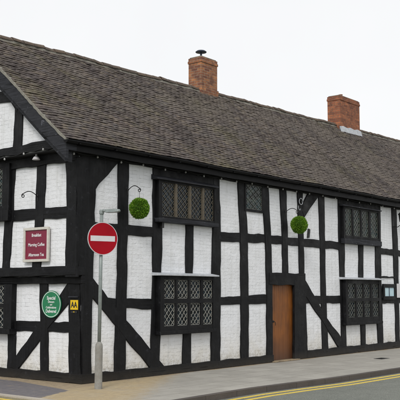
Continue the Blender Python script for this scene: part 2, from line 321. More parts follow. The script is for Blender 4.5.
TIMBERS = [
    ('corner_post', 'F', [(-0.259,4.316),(-0.149,2.159),(-0.121,2.064),(0.237,2.07),(0.261,2.95),(0.273,4.502)]),
    ('corner_post', 'F', [(-0.058,2.199),(0.0,0.0),(0.223,0.001),(0.217,1.009),(0.234,2.206)]),
    ('brace', 'F', [(0.245,4.538),(0.952,4.631),(0.897,4.356),(0.615,4.078),(0.367,3.871),(0.268,3.742)]),
    ('brace', 'F', [(0.211,2.03),(0.656,1.622),(1.176,1.176),(1.626,0.818),(1.936,0.537),(2.479,0.068),(1.971,0.104),(1.63,0.431),(1.181,0.796),(0.662,1.268),(0.218,1.643)]),
    ('post', 'F', [(0.913,4.461),(0.932,2.786),(0.899,1.581),(0.86,0.065),(1.162,0.042),(1.188,1.578),(1.201,2.798),(1.221,4.457)]),
    ('rail', 'F', [(0.271,3.109),(2.07,3.106),(2.072,2.904),(0.221,2.879)]),
    ('rail', 'F', [(0.462,1.633),(2.02,1.593),(2.022,1.384),(0.466,1.428)]),
    ('post', 'F', [(1.975,4.462),(1.976,2.92),(1.974,1.782),(1.925,0.045),(2.207,0.045),(2.243,1.571),(2.278,2.85),(2.253,4.473)]),
    ('post', 'F', [(3.069,3.422),(3.073,2.003),(3.317,2.006),(3.35,3.441)]),
    ('post', 'F', [(3.0,1.13),(2.96,0.055),(3.251,0.034),(3.27,1.123)]),
    ('post', 'F', [(4.079,4.428),(4.03,2.933),(4.006,2.196),(3.964,0.007),(4.314,0.005),(4.328,1.556),(4.342,3.182),(4.301,4.404)]),
    ('post', 'F', [(5.032,4.432),(5.123,3.105),(5.138,1.55),(5.116,-0.003),(5.43,-0.024),(5.442,1.548),(5.423,2.999),(5.32,4.412)]),
    ('post', 'F', [(6.04,4.409),(6.184,3.035),(6.23,1.666),(6.204,-0.075),(6.447,-0.042),(6.476,2.041),(6.429,3.047),(6.333,4.387)]),
    ('rail', 'F', [(4.311,3.133),(6.252,3.177),(6.249,2.963),(4.31,2.911)]),
    ('rail', 'F', [(6.386,3.163),(10.1,3.155),(10.092,2.934),(6.383,2.956)]),
    ('post', 'F', [(6.865,4.438),(6.962,3.072),(6.964,2.199),(7.222,2.203),(7.216,3.084),(7.167,4.415)]),
    ('post', 'F', [(7.711,4.413),(7.751,3.162),(7.769,2.212),(8.002,2.216),(7.999,3.121),(7.981,4.411)]),
    ('lintel', 'F', [(6.327,2.226),(8.028,2.23),(8.019,1.899),(6.323,1.932)]),
    ('jamb', 'F', [(7.482,2.051),(8.013,2.057),(8.029,1.266),(8.097,0.007),(7.437,-0.005)]),
    ('brace', 'F', [(8.287,4.439),(8.865,4.464),(8.787,4.36),(8.034,3.727),(7.942,3.868),(7.973,4.086)]),
    ('post', 'F', [(8.801,4.458),(8.848,3.161),(8.856,1.631),(8.894,0.067),(9.214,0.049),(9.119,1.658),(9.112,3.174),(9.113,4.458)]),
    ('post', 'F', [(9.883,4.47),(9.88,2.926),(9.931,1.627),(9.931,0.037),(10.216,0.049),(10.192,0.948),(10.179,2.138),(10.264,4.445)]),
    ('rail', 'F', [(4.305,1.625),(6.274,1.678),(6.271,1.45),(4.305,1.436)]),
    ('rail', 'F', [(8.063,1.634),(10.045,1.638),(10.038,1.424),(8.058,1.434)]),
    ('brace', 'F', [(7.975,2.11),(8.501,1.633),(9.137,1.029),(9.89,0.483),(10.42,0.066),(9.903,0.066),(9.233,0.645),(8.869,0.982),(7.964,1.687)]),
    ('post', 'F', [(11.056,3.266),(11.019,1.944),(11.282,1.916),(11.327,3.249)]),
    ('post', 'F', [(11.083,0.984),(11.08,0.06),(11.349,0.046),(11.359,0.977)]),
    ('post', 'F', [(12.12,4.39),(12.082,2.192),(12.11,0.75),(12.17,-0.027),(12.499,-0.014),(12.476,1.375),(12.45,2.197),(12.493,4.42)]),
    ('post', 'F', [(13.277,4.45),(13.311,3.121),(13.344,1.802),(13.35,0.003),(13.618,0.02),(13.626,1.803),(13.655,3.071),(13.595,4.443)]),
    ('rail', 'F', [(12.322,3.087),(14.133,3.063),(14.121,2.869),(12.312,2.897)]),
    ('rail', 'F', [(12.28,2.225),(13.367,2.222),(13.364,2.172),(12.277,2.171)]),
    ('rail', 'F', [(12.314,1.573),(14.047,1.597),(14.034,1.384),(12.305,1.389)]),
    ('corner_post', 'L0', [(0.365,1.915),(0.344,1.007),(0.308,-0.001),(-0.003,0.0),(0.055,1.913)]),
    ('post', 'L0', [(1.233,1.961),(1.179,0.984),(1.162,0.021),(0.924,0.016),(0.961,0.99),(0.991,1.959)]),
    ('post', 'L0', [(2.278,1.969),(2.189,0.751),(2.189,0.058),(1.911,0.054),(1.967,1.166),(2.008,1.967)]),
    ('rail', 'L0', [(2.036,1.144),(0.319,1.161),(0.314,0.969),(2.029,0.94)]),
    ('brace', 'L0', [(0.351,1.915),(0.342,1.546),(0.809,1.151),(1.185,0.786),(1.843,0.179),(2.146,0.202),(1.915,0.437),(1.432,0.907),(1.078,1.244),(0.619,1.681),(0.422,1.896)]),
    ('corner_post', 'L1', [(0.294,4.412),(0.241,3.422),(0.251,2.316),(0.249,2.028),(-0.072,2.024),(0.01,4.422)]),
    ('post', 'L1', [(1.141,4.395),(1.167,3.441),(1.237,2.198),(0.995,2.194),(0.912,3.425),(0.875,4.41)]),
    ('post', 'L1', [(2.206,4.499),(2.128,3.334),(2.181,2.193),(1.955,2.189),(1.865,3.381),(1.844,4.401)]),
    ('rail', 'L1', [(1.937,3.421),(0.212,3.397),(0.207,3.175),(1.928,3.188)]),
    ('tie_beam', 'G', [(3.434,4.731),(2.059,4.664),(0.662,4.696),(0.255,4.71),(0.164,4.504),(0.365,4.515),(2.053,4.506),(3.424,4.544)]),
    ('post', 'G', [(1.578,5.567),(1.333,5.367),(1.333,5.202),(1.345,4.65),(1.621,4.638),(1.579,5.234)]),
    ('collar', 'G', [(3.497,5.992),(2.108,5.89),(1.685,5.875),(1.454,5.632),(1.708,5.622),(2.099,5.657),(3.485,5.745)]),
    ('brace', 'G', [(1.776,5.72),(1.451,5.549),(1.508,5.37),(1.581,5.471),(1.724,5.633)]),
]

# ------------------------------------------------------------------ ground, roads, footway
def struct(name, v, f, m): return tag(link(name, v, f, m), kind='structure')
def sheet(name, P, z, m): return struct(name, [(x, y, z) for x, y in P], [tuple(range(len(P)))], m)
sheet('ground', [(-900, -900), (900, -900), (900, 900), (-900, 900)], -.15, M['ground'])
sheet('road', [(-7.5, -9.8), (60, -11.5), (60, -3), (-.5, -2.6), (-1.5, 60), (-7.5, 60)], -.10, M['road'])
arc = [(-.74 - 1.32*math.sin(R(a)), -1.72 - 1.32*math.cos(R(a))) for a in range(0, 91, 10)]
edge = [(30, -3.45), (12, -3.32), (7, -3.26), (4, -3.2), (2.6, -3.06), (1.5, -2.98), (.4, -3.0)] + arc + [(-2.06, 0), (-2.06, 30)]
def offset_line(P, w):
    o = []
    for i, p in enumerate(P):
        a = Vector(P[max(i-1, 0)]); b = Vector(P[min(i+1, len(P)-1)]); d = (b-a).normalized(); n = Vector((d.y, -d.x))
        o.append((p[0]+n.x*w, p[1]+n.y*w))
    return o
inner = offset_line(edge, .13)      # to the left walking this way = towards the house
foot = inner + [(30, 30)]
mb = MB(); n = len(foot); mb.add([(x, y, -.12) for x, y in foot] + [(x, y, 0) for x, y in foot], [tuple(range(n, 2*n))] + [(i, (i+1) % n, n+(i+1) % n, n+i) for i in range(n)])
tag(mb.build('pavement', M['slab']), kind='structure')
def strip(name, A, B, z0, z1, m):
    mb = MB()
    for i in range(len(A)-1):
        q = [A[i], A[i+1], B[i+1], B[i]]
        mb.add([(x, y, z) for z in (z0, z1) for x, y in q], [(4, 5, 6, 7), (0, 1, 5, 4), (2, 3, 7, 6)])
    return tag(mb.build(name, m), kind='structure')
ks = 13
strip('kerb', edge[:ks+1], inner[:ks+1], -.12, .003, M['kerbdark'])
strip('side_kerb', edge[ks:], inner[ks:], -.12, .003, M['kerb'])
out1 = offset_line(edge, -.13); out1b = offset_line(edge, -.225); out2 = offset_line(edge, -.36); out2b = offset_line(edge, -.455)
tag(strip('yellow_line', out1[:8], out1b[:8], -.11, -.096, M['ypaint']), kind='structure')
tag(strip('second_yellow_line', out2[:8], out2b[:8], -.11, -.096, M['ypaint']), kind='structure')
strip('side_yellow_line', offset_line(edge, -.2)[-6:], offset_line(edge, -.28)[-6:], -.1, -.016, M['ypaint'])
def ragged(P, amp, step=.12):
    o = []
    for i in range(len(P)):
        a = Vector(P[i]); b = Vector(P[(i+1) % len(P)]); L = (b-a).length; k = max(1, min(60, int(L/step)))
        for j in range(k): o.append(tuple(a.lerp(b, j/k) + Vector((random.uniform(-amp, amp), random.uniform(-amp, amp)))))
    return o
strip('gutter', edge[ks:], offset_line(edge, -.50)[ks:], -.11, -.02, M['gutdirt'])
mb = MB(); mb.box(9.02, 9.46, -1.72, -1.48, .0, .006)
for i in range(5): mb.box(9.06+i*.078, 9.09+i*.078, -1.70, -1.50, .006, .009)
tag(mb.build('utility_cover', M['iron']), 'small dark rectangular utility cover let into the grey pavement', 'cover')

# ------------------------------------------------------------------ the house
house = empty('timber_framed_house', (0, 0, 0), 'long black and white timber framed house with tiled roof and two brick chimneys', 'house')
XR = 22.0; YB = 6.1; YR = 3.0
def lerp_tab(T, x):
    if x <= T[0][0]: return T[0][1]
    for (a, b), (c, d) in zip(T, T[1:]):
        if x <= c: return b + (d-b)*(x-a)/(c-a)
    return T[-1][1]
def zr(x): return lerp_tab([(-.75, 7.34), (2.3, 7.43), (4.3, 7.44), (6.8, 7.51), (10.4, 7.58), (14.5, 7.68), (17, 7.74), (22, 7.86)], x)
def ze(x): return 4.60 + .007*math.sin(x*.9) + .005*math.sin(x*2.3+1) + .002*x
YE = -.27
def roofp(x, s):                                        # s 0 at the eave, 1 at the ridge, 2 at the back eave
    t = s if s <= 1 else 2-s
    y = YE + t*(YR-YE); z = ze(x) + t*(zr(x)-ze(x)) - .04*math.sin(math.pi*t) + (.022*math.sin(x*.8+t*4) + .010*math.sin(x*2.9+t*7))*math.sin(math.pi*t)
    return Vector((x, y if s <= 1 else 2*YR - y, z))
# walls
mb = MB()
mb.box(0, 6.47, 0, .2, 0, 2.1).box(7.62, XR, 0, .2, 0, 2.1).box(6.47, 7.62, 0, .2, 1.93, 2.1).box(-.2, XR, 0, .2, 2.1, 4.62)
mb.box(0, .2, .2, YB, 0, 2.1).box(-.2, 0, .2, YB, 2.1, 4.56).box(0, XR, YB, YB+.2, 0, 4.5).box(XR, XR+.2, 0, YB+.2, 0, 4.5)
mb.add([(x, y, z) for x in (-.45, -.2) for y, z in ((-.05, 4.5), (6.1, 4.5), (3.0, 7.3))], [(0, 1, 2), (3, 4, 5), (0, 1, 4, 3), (1, 2, 5, 4), (2, 0, 3, 5)])
mb.add([(x, y, z) for x in (XR, XR+.2) for y, z in ((-.05, 4.5), (6.1, 4.5), (3.0, 7.6))], [(0, 1, 2), (3, 4, 5), (0, 1, 4, 3), (1, 2, 5, 4), (2, 0, 3, 5)])
mb.build('wall', M['brick'], house)
# timbers
cnt = [0]
def wobble(P, amp=.010, step=.17):
    o = []; n = len(P)
    for i in range(n):
        a = Vector(P[i]); b = Vector(P[(i+1) % n]); L = (b-a).length; k = max(1, int(L/step)); nn = Vector((-(b-a).y, (b-a).x)).normalized()
        ph = random.uniform(0, 6)
        for j in range(k):
            p = a.lerp(b, j/k)
            if j: p = p + nn*(random.uniform(-amp, amp) + amp*.7*math.sin(ph + j*1.3))
            o.append((p.x, p.y))
    return o
DEP = dict(post=.030, corner_post=.038, rail=.024, brace=.034, lintel=.045, jamb=.050, tie_beam=.05, collar=.028, sill_beam=.055, wall_plate=.06)
def timber(kind, pl, P, dep=None, mat='timber'):
    cnt[0] += 1; d = (dep or DEP[kind]) + (cnt[0] % 7)*.0011
    us_ = [p[0] for p in P]; zs_ = [p[1] for p in P]
    if mat == 'timber' and max(us_)-min(us_) > 1.2*(max(zs_)-min(zs_)): mat = 'timber_h'
    mb = MB().prism(wobble(P), -.02, d, PL[pl]); o = mb.build(kind, M[mat], house, bevel=.005)
    return o
for kind, pl, P in TIMBERS: timber(kind, pl, P)
def rect(u0, u1, z0, z1): return [(u0, z0), (u1, z0), (u1, z1), (u0, z1)]
timber('sill_beam', 'F', rect(-.06, 6.47, .004, .185)); timber('sill_beam', 'F', rect(8.08, XR, .006, .205))
timber('sill_beam', 'L0', rect(-.04, YB, .004, .185))
timber('wall_plate', 'F', rect(-.24, XR, 4.375, 4.61)); timber('wall_plate', 'L1', rect(-.03, YB, 4.27, 4.53))
# beyond the frame the same framing carries on
for i, x in enumerate((14.5, 15.5, 16.5, 17.6, 18.6, 19.7, 20.8)): timber('post', 'F', rect(x, x+.27, .1, 4.45))
timber('rail', 'F', rect(14.0, XR, 2.88, 3.08)); timber('rail', 'F', rect(14.0, XR, 1.4, 1.6))
for y in (3.75, 4.7, 5.75): timber('post', 'L0', rect(y, y+.25, .1, 1.95)); timber('post', 'L1', rect(y-.03, y+.23, 2.2, 4.4))
timber('rail', 'L0', rect(3.5, YB, .95, 1.15)); timber('rail', 'L1', rect(3.5, YB, 3.2, 3.41))
timber('rail', 'L0', rect(3.9, YB, .952, 1.148), .02)
for y in (2.7, 4.4): timber('post', 'G', rect(y, y+.25, 4.65, 6.2))
timber('tie_beam', 'G', rect(3.42, 6.0, 4.53, 4.73)); timber('collar', 'G', rect(3.48, 4.5, 5.74, 5.98))
# jetty beams on the gable end
mb = MB().prism(wobble([(-.05, 2.06), (YB, 2.03), (YB, 2.235), (-.04, 2.235)], .006), -.2, .05, LU); mb.build('jetty_beam', M['timber_h'], house, bevel=.008)
mb = MB().prism(wobble([(-.045, 1.90), (YB, 1.91), (YB, 2.03), (-.045, 2.045)], .006), -.02, .085, LW); mb.build('bressumer', M['timber_h'], house, bevel=.008)
MB().box(-.47, -.19, -.04, YB, 4.478, 4.497).build('gable_soffit', M['soffit'], house)
timber('rail', 'F', rect(2.05, 4.1, 4.2, 4.38)); timber('rail', 'F', rect(10.0, 12.3, 4.2, 4.38))
# roof : tiles one by one
def tile_mesh(side, rows, w, x0, x1):
    mb_v = []; mb_f = []
    for r in range(rows):
        off = (r % 2)*w*.5 + random.uniform(-.012, .012); x = x0 - off
        while x < x1:
            xa = max(x + .0022, x0); xb = min(x + w - .0022, x1)
            if xb - xa > .03:
                s0 = r/rows; s1 = min(1.0, (r+2.15)/rows)
                if side: s0, s1 = 2-s0, 2-s1
                jit = random.uniform(-.0025, .0025); lift = .031 + random.uniform(-.004, .010); tw = random.uniform(-.004, .004)
                if random.random() < .03: jit += random.uniform(.008, .03)*(1 if random.random() < .6 else -.5); lift += .006; tw *= 2.5
                base = .004; cam_ = random.uniform(.001, .006)
                A = roofp(xa, s0); B = roofp(xb, s0); C = roofp(xb, s1); D = roofp(xa, s1)
                nrm = (B-A).cross(D-A).normalized()
                if nrm.z < 0: nrm = -nrm
                dn = (A-D).normalized(); A = A+dn*jit; B = B+dn*jit
                Mi = (A+B)/2; Mt = (C+D)/2
                k = len(mb_v); th = .014
                mb_v += [A+nrm*(lift+tw), Mi+nrm*(lift+cam_), B+nrm*(lift-tw), C+nrm*base, Mt+nrm*base, D+nrm*base,
                         A+nrm*(lift+tw-th), Mi+nrm*(lift+cam_-th), B+nrm*(lift-tw-th), C+nrm*(base-th), D+nrm*(base-th)]
                mb_f += [(k, k+1, k+4, k+5), (k+1, k+2, k+3, k+4), (k, k+6, k+7, k+1), (k+1, k+7, k+8, k+2), (k, k+5, k+10, k+6), (k+2, k+8, k+9, k+3)]
            x += w*random.uniform(.985, 1.015)
    return mb_v, mb_f
v1, f1 = tile_mesh(0, 43, .168, -.74, XR+.25); v2, f2 = tile_mesh(1, 30, .25, -.74, XR+.25)
me = bpy.data.meshes.new('roof'); k = len(v1)
me.from_pydata([tuple(v) for v in v1+v2], [], f1 + [tuple(i+k for i in q) for q in f2]); me.materials.append(M['tile'])
roof = bpy.data.objects.new('roof', me); COL.objects.link(roof); roof.parent = house
vs = []; fs = []; xs = [-.72 + i*(XR+.2+.72)/40 for i in range(41)]; ss = [i/8 for i in range(17)]
for x in xs:
    for s in ss: vs.append(roofp(x, s) - Vector((0, 0, .014)))
nn = len(ss)
for i in range(40):
    for j in range(nn-1): fs.append((i*nn+j, i*nn+j+1, (i+1)*nn+j+1, (i+1)*nn+j))
base = len(vs); vs += [v - Vector((0, 0, .05)) for v in vs[:]]
fs += [tuple(base+q for q in f) for f in fs[:]]
for i in range(40):
    for j in (0, nn-1): fs.append((i*nn+j, (i+1)*nn+j, base+(i+1)*nn+j, base+i*nn+j))
for j in range(nn-1):
    for i in (0, 40): fs.append((i*nn+j, i*nn+j+1, base+i*nn+j+1, base+i*nn+j))
link('roof_deck', vs, fs, M['soffit'], roof)
# ridge : half-round tiles bedded on mortar
mb = MB(); x = -.76; mm = MB()
while x < XR+.2:
    L = random.uniform(.30, .34); r = .105 + random.uniform(-.006, .008); dz = random.uniform(-.012, .012); t1 = random.uniform(-.012, .012)
    n = 8; vv = []
    for xx, rr, zz in ((x+.006, r*1.0, dz-t1), (x+L-.006, r*.93, dz+t1)):
        c = roofp(xx, 1.0)
        for rad in (rr, rr-.016):
            vv += [(xx, c.y + rad*1.1*math.cos(math.pi*j/n), c.z - .015 + zz + rad*.92*math.sin(math.pi*j/n)) for j in range(n+1)]
    q = n+1; ff = []
    for j in range(n): ff += [(j, j+1, 2*q+j+1, 2*q+j), (q+j, q+j+1, 3*q+j+1, 3*q+j), (j, j+1, q+j+1, q+j), (2*q+j, 2*q+j+1, 3*q+j+1, 3*q+j)]
    ff += [(0, q, 3*q, 2*q), (n, q+n, 3*q+n, 2*q+n)]
    mb.add(vv, ff)
    x += L
mb.build('ridge_tiles', M['ridge'], roof); 
vv = []; NR = 140
for i in range(NR+1):
    x = -.755 + i*(XR+.95)/NR; c = roofp(x, 1.0); w_ = .118 + random.uniform(-.008, .008)
    vv += [(x, c.y-w_, c.z-.105), (x, c.y-.085+random.uniform(-.01, .01), c.z-.012), (x, c.y, c.z+.055), (x, c.y+.085, c.z-.012), (x, c.y+w_, c.z-.105)]
MB().add(vv, [(i*5+j, i*5+(j+1) % 5, i*5+5+(j+1) % 5, i*5+5+j) for i in range(NR) for j in range(5)] + [(0, 1, 2, 3, 4), tuple(NR*5+j for j in range(5))]).build('ridge_mortar', M['mortar'], roof)
# verge mortar + bargeboards
def verge(s0, s1, top, bot, xa, xb, name, mat, par, bev=0, seg=24, amp=0.):
    mb = MB(); vv = []
    for i in range(seg+1):
        s = s0 + (s1-s0)*i/seg; c = roofp(xa, s); a = random.uniform(-amp, amp)
        vv += [(xa+a, c.y, c.z+top), (xb, c.y, c.z+top), (xb, c.y, c.z+bot+a), (xa+a, c.y, c.z+bot+a)]
    ff = [(i*4+j, i*4+(j+1) % 4, i*4+4+(j+1) % 4, i*4+4+j) for i in range(seg) for j in range(4)] + [(0, 1, 2, 3), tuple(seg*4+j for j in range(4))]
    mb.add(vv, ff); return mb.build(name, mat, par, bevel=bev)
for a, b in ((0.0, .998), (1.002, 2.0)):
    verge(a, b, .028, -.035, -.755, -.68, 'verge_mortar', M['mortar'], roof, amp=.008, seg=60)
    verge(a+.0, b, -.036, -.36, -.735, -.675, 'bargeboard', M['board'], house)
    verge(a+.04, b, -.20, -.50, -.64, -.46, 'barge_purlin', M['board'], house)
    verge(max(a, .03), min(b, 1.97), -.066, -.1, -.673, -.2, 'verge_soffit', M['soffit'], house)
MB().box(-.73, -.46, -.26, -.12, 4.40, 4.56).build('bargeboard_foot', M['board'], house)
# gutter, fascia, soffit
mb = MB(); n = 8; vv = []; N = 60
for i in range(N+1):
    x = -.80 + i*(XR+.9)/N; zc = ze(x)-.02
    for rad in (.062, .054): vv += [(x, YE-.052 + rad*math.cos(math.pi*j/n), zc - rad*math.sin(math.pi*j/n)) for j in range(n+1)]
q = 2*(n+1); ff = []
for i in range(N):
    for j in range(n):
        ff += [(i*q+j, i*q+j+1, (i+1)*q+j+1, (i+1)*q+j), (i*q+n+1+j, i*q+n+2+j, (i+1)*q+n+2+j, (i+1)*q+n+1+j)]
    ff += [(i*q, i*q+n+1, (i+1)*q+n+1, (i+1)*q), (i*q+n, i*q+2*n+1, (i+1)*q+2*n+1, (i+1)*q+n)]
mb.add(vv, ff); mb.add([vv[j] for j in range(n+1)], [tuple(range(n+1))]); g = mb.build('gutter', M['gutter'], house, smooth=True)
for i in range(22): MB().box(-.5+i*.98, -.47+i*.98, YE-.118, YE-.02, 4.515+.0, 4.53).build('gutter_bracket', M['gutter'], g)
MB().box(-.72, XR, YE+.02, YE+.045, 4.40, 4.555).build('fascia', M['gutter'], house)
MB().box(-.66, XR, YE+.046, -.064, 4.43, 4.455).build('soffit', M['soffit'], house)

# ------------------------------------------------------------------ chimneys
def chimney(x0, x1, y0, y1, zt, mat, capmat, band):
    mb = MB(); mb.box(x0, x1, y0, y1, 6.6, zt-.16).box(x0-.018, x1+.018, y0-.018, y1+.018, zt-.158, zt-.085).box(x0-.004, x1+.004, y0-.004, y1+.004, zt-.083, zt)
    if band: mb.box(x0-.03, x1+.03, y0-.03, y1+.03, 6.7, zr(x0)+.06+.02)
    c = mb.build('chimney', mat, house, bevel=.004)
    MB().box(x0+.02, x1-.02, y0+.02, y1-.02, zt+.001, zt+.035).build('flaunching', M['mortar'], c, bevel=.012)
    return c
c1 = chimney(7.23, 7.98, 2.86, 3.34, 8.49, M['chim1'], None, True)
mb = MB().lathe([(.03, -.06), (.03, .16), (.028, .165), (.16, .185), (.165, .2), (.12, .235), (.02, .25)], (7.49, 3.08, 8.51), 20); mb.build('cowl', M['cowl'], c1, smooth=False)
c2 = chimney(15.05, 16.52, 2.76, 3.27, 8.76, M['chim2'], None, False)
mb = MB().lathe([(.08, 0), (.085, .02), (.07, .04), (.065, .08), (.08, .09), (.08, .11), (.06, .11)], (15.45, 2.95, 8.77), 16); mb.build('chimney_pot', M['terra'], c2)
vv = []
for i in range(7):
    t = i/6; x = 14.98 + t*1.6; vv += [(x, 2.752, zr(x)-.29), (x, 2.752, zr(x)-.07+(.04 if i % 2 else 0)), (x, 2.742, zr(x)-.07+(.04 if i % 2 else 0)), (x, 2.69, zr(x)-.262)]
ff = [(i*4+j, i*4+(j+1) % 4, i*4+4+(j+1) % 4, i*4+4+j) for i in range(6) for j in range(4)]
# stepped lead apron in front of the far chimney
mb = MB().add([(v[0], v[1], v[2]) for v in vv], ff); mb.build('flashing', M['sheet'], c2)

# ------------------------------------------------------------------ windows
def clip(p, q, u0, u1, z0, z1):
    (x, y), (dx, dy) = p, (q[0]-p[0], q[1]-p[1]); t0, t1 = 0, 1
    for a, b in ((-dx, x-u0), (dx, u1-x), (-dy, y-z0), (dy, z1-y)):
        if abs(a) < 1e-9:
            if b < 0: return None
        else:
            t = b/a
            if a < 0: t0 = max(t0, t)
            else: t1 = min(t1, t)
    return None if t0 >= t1 else ((x+t0*dx, y+t0*dy), (x+t1*dx, y+t1*dy))
def lattice(mb, mp, u0, u1, z0, z1, d, nx, nz, w):
    a = (u1-u0)/nx; b = (z1-z0)/nz
    for sg in (1, -1):
        for k in range(-int(nz)-2, int(nx)+int(nz)+3):
            us = u0 + k*a
            p, q = (us, z0), (us + sg*a*nz*1.0, z0 + b*nz)
            if sg < 0: p, q = (us + (nx % 1)*a, z0), (us + (nx % 1)*a - a*nz, z0 + b*nz)
            c = clip(p, q, u0, u1, z0, z1)
            if not c: continue
            (x0, y0), (x1, y1) = c; L = math.hypot(x1-x0, y1-y0)
            if L < .02: continue
            nx_, ny_ = -(y1-y0)/L*w/2, (x1-x0)/L*w/2
            mb.prism([(x0+nx_, y0+ny_), (x0-nx_, y0-ny_), (x1-nx_, y1-ny_), (x1+nx_, y1+ny_)], d-.004+sg*.001, d+.004+sg*.001, mp)
def window(mp, u0, u1, z0, z1, dep, cols, rows, nxz, lead='lead', mull=None, hood=None, sill=None, glass='glass', cw=.013, label=None):
    """dep: how far the casement box stands out of the wall; cols/rows: the lights"""
    fr = MB(); gd = max(dep-.045, .024)
    us = [u0] + [c for q in cols for c in q] + [u1]; zs = [z0] + [c for q in rows for c in q] + [z1]
    fr.box(us[0], us[1], -.02, dep, z0, z1, mp); fr.box(us[-2], us[-1], -.02, dep, z0, z1, mp)
    for a, b in [(zs[i], zs[i+1]) for i in range(0, len(zs), 2)]: fr.box(us[1], us[-2], -.02, dep-.004, a, b, mp)
    mls = []
    for i in range(2, len(us)-2, 2):
        mm = MB(); mls.append(mm)
        for (a, b) in rows: (mm if mull else fr).box(us[i-0], us[i+1], .0, dep-.008, a, b, mp)
    f = fr.build('window', M['timber'], house)
    if label: f['label'] = label
    if mull:
        for mm in mls: mm.build('mullion', M[mull], f)
    gl = MB(); lt = MB()
    for a, b in cols:
        for c, d in rows:
            nz_ = max(1, round(nxz[1]*(d-c)/nxz[2]*2)/2); lattice(lt, mp, a, b, c, d, gd+.006, nxz[0], nz_, cw)
            da = (b-a)/nxz[0]; dz = (d-c)/nz_
            for i in range(0, int(nxz[0]*2)+1):
                for j in range(0, int(nz_*2)+1):
                    if (i+j) % 2: continue
                    uc, zc = a+i*da/2, c+j*dz/2; tu, tz = random.gauss(0, .022), random.gauss(0, .022); sgn_ = [(-da/2, 0), (0, -dz/2), (da/2, 0), (0, dz/2)]
                    P4 = [(min(max(uc+x_, a-.02), b+.02), min(max(zc+y_, c-.02), d+.02)) for x_, y_ in sgn_]
                    gl.add([mp(u_, gd-.006+(u_-uc)*tu+(z_-zc)*tz, z_) for u_, z_ in P4], [(0, 1, 2, 3)])
            e = .012
            for q in ((a, a+e, c, d), (b-e, b, c, d), (a+e, b-e, c, c+e), (a+e, b-e, d-e, d)): lt.box(q[0], q[1], gd, gd+.009, q[2], q[3], mp)
    gl.build('pane', M[glass], f); lt.build('leading', M[lead], f)
    if sill:
        MB().prism([(u0-.03, sill[0]), (u1+.05, sill[0]), (u1+.05, sill[1]), (u0-.03, sill[1])], -.02, dep+sill[2], mp).build('sill', M['board' if len(sill) > 3 else 'timber'], f, bevel=.008)
    if hood:
        h0, h1, hd, hm = hood; L = MB()
        v = [mp(u, d, z) for u in (u0-.12, u1+.05) for d, z in ((-.02, h0), (dep+hd, h0), (dep+hd, h0+.03), (-.02, h1))]
        L.add(v, [(0, 1, 2, 3), (4, 5, 6, 7)] + [(j, (j+1) % 4, 4+(j+1) % 4, 4+j) for j in range(4)]); L.build('hood', M[hm], f, bevel=.004)
    return f
# front, upper left
window(FR, 2.06, 4.05, 3.29, 4.14, .115, [(2.17, 2.61), (2.68, 3.09), (3.16, 3.56), (3.63, 3.99)], [(3.36, 4.09)], (3, 6, .73), 'leadtan', 'tan', (4.13, 4.25, .06, 'board'), (3.22, 3.31, .05, 1), cw=.009)
# front, lower left
window(FR, 2.09, 3.95, .90, 2.09, .15, [(2.21, 2.58), (2.66, 3.02), (3.10, 3.45), (3.54, 3.89)], [(1.02, 1.50), (1.60, 2.00)], (3, 3, .40), 'lead', None, (2.085, 2.16, .10, 'sheet'), (.84, .92, .02), cw=.0115)
# front, small one under the eaves
window(FR, 5.30, 6.09, 3.70, 4.40, .046, [(5.36, 6.03)], [(3.76, 4.36)], (3, 4, .6), 'leaddark', None, None, None, 'glass2', cw=.010)
# front, upper right
window(FR, 10.02, 12.24, 3.24, 4.20, .115, [(10.12, 10.53), (10.62, 11.04), (11.14, 11.56), (11.68, 12.17)], [(3.36, 4.14)], (3, 6, .78), 'leaddark', None, (4.19, 4.27, .06, 'board'), (3.12, 3.27, .04, 1), 'glass2', cw=.009)
# front, lower right
window(FR, 10.02, 12.17, .86, 2.10, .15, [(10.14, 10.58), (10.68, 11.04), (11.13, 11.50), (11.64, 12.02)], [(1.02, 1.47), (1.57, 1.98)], (3, 3, .41), 'leaddark', None, (2.095, 2.17, .10, 'sheet'), (.80, .88, .02), cw=.0105)
# gable end, ground floor and first floor
window(LW, 1.97, 3.7, .96, 1.90, .13, [(2.23, 2.6), (2.68, 3.05), (3.13, 3.55)], [(1.0, 1.42), (1.50, 1.88)], (3, 3, .38), 'lead', None, None, (.88, .99, .07), cw=.012)
window(LU, 1.93, 3.7, 3.38, 4.40, .10, [(2.15, 2.58), (2.66, 3.05), (3.13, 3.55)], [(3.52, 4.32)], (3, 6, .8), 'leaddark', None, None, (3.20, 3.42, .04), 'glass2', cw=.012)
# ------------------------------------------------------------------ door
dm = MB(); x = 6.50; dx = (7.63-6.50)/6
for i in range(6):
    o = random.uniform(-.002, .002); dm.box(6.50+i*dx+.003, 6.50+(i+1)*dx-.003, .055+o, .1, .03, 1.95)
dm.box(6.50, 7.63, .065, .12, .03, 1.95)
door = dm.build('door', M['door'], house, bevel=.003)
hm = MB().lathe([(.0, 0), (.03, .0), (.03, .006), (.012, .01)], (6.62, 1.0, 0), 12, mp=lambda a, b, c: (a, .05-c, b)); hm.tube([(6.62, .045, 1.0), (6.62, .012, 1.0), (6.66, .008, .96), (6.66, .008, .90)], .008, 6)
hm.build('handle', M['iron'], door)
MB().box(6.40, 7.55, -.16, .14, .0, .028).build('doorstep', M['dirt'], house, bevel=.012)
MB().prism([(6.43, .19), (6.50, .19), (6.50, 1.97), (6.43, 1.97)], -.15, .012, FR).build('door_frame', M['timber'], house)
MB().box(6.43, 7.66, .12, .2, 0, 2.0).build('door_back', M['soffit'], house)

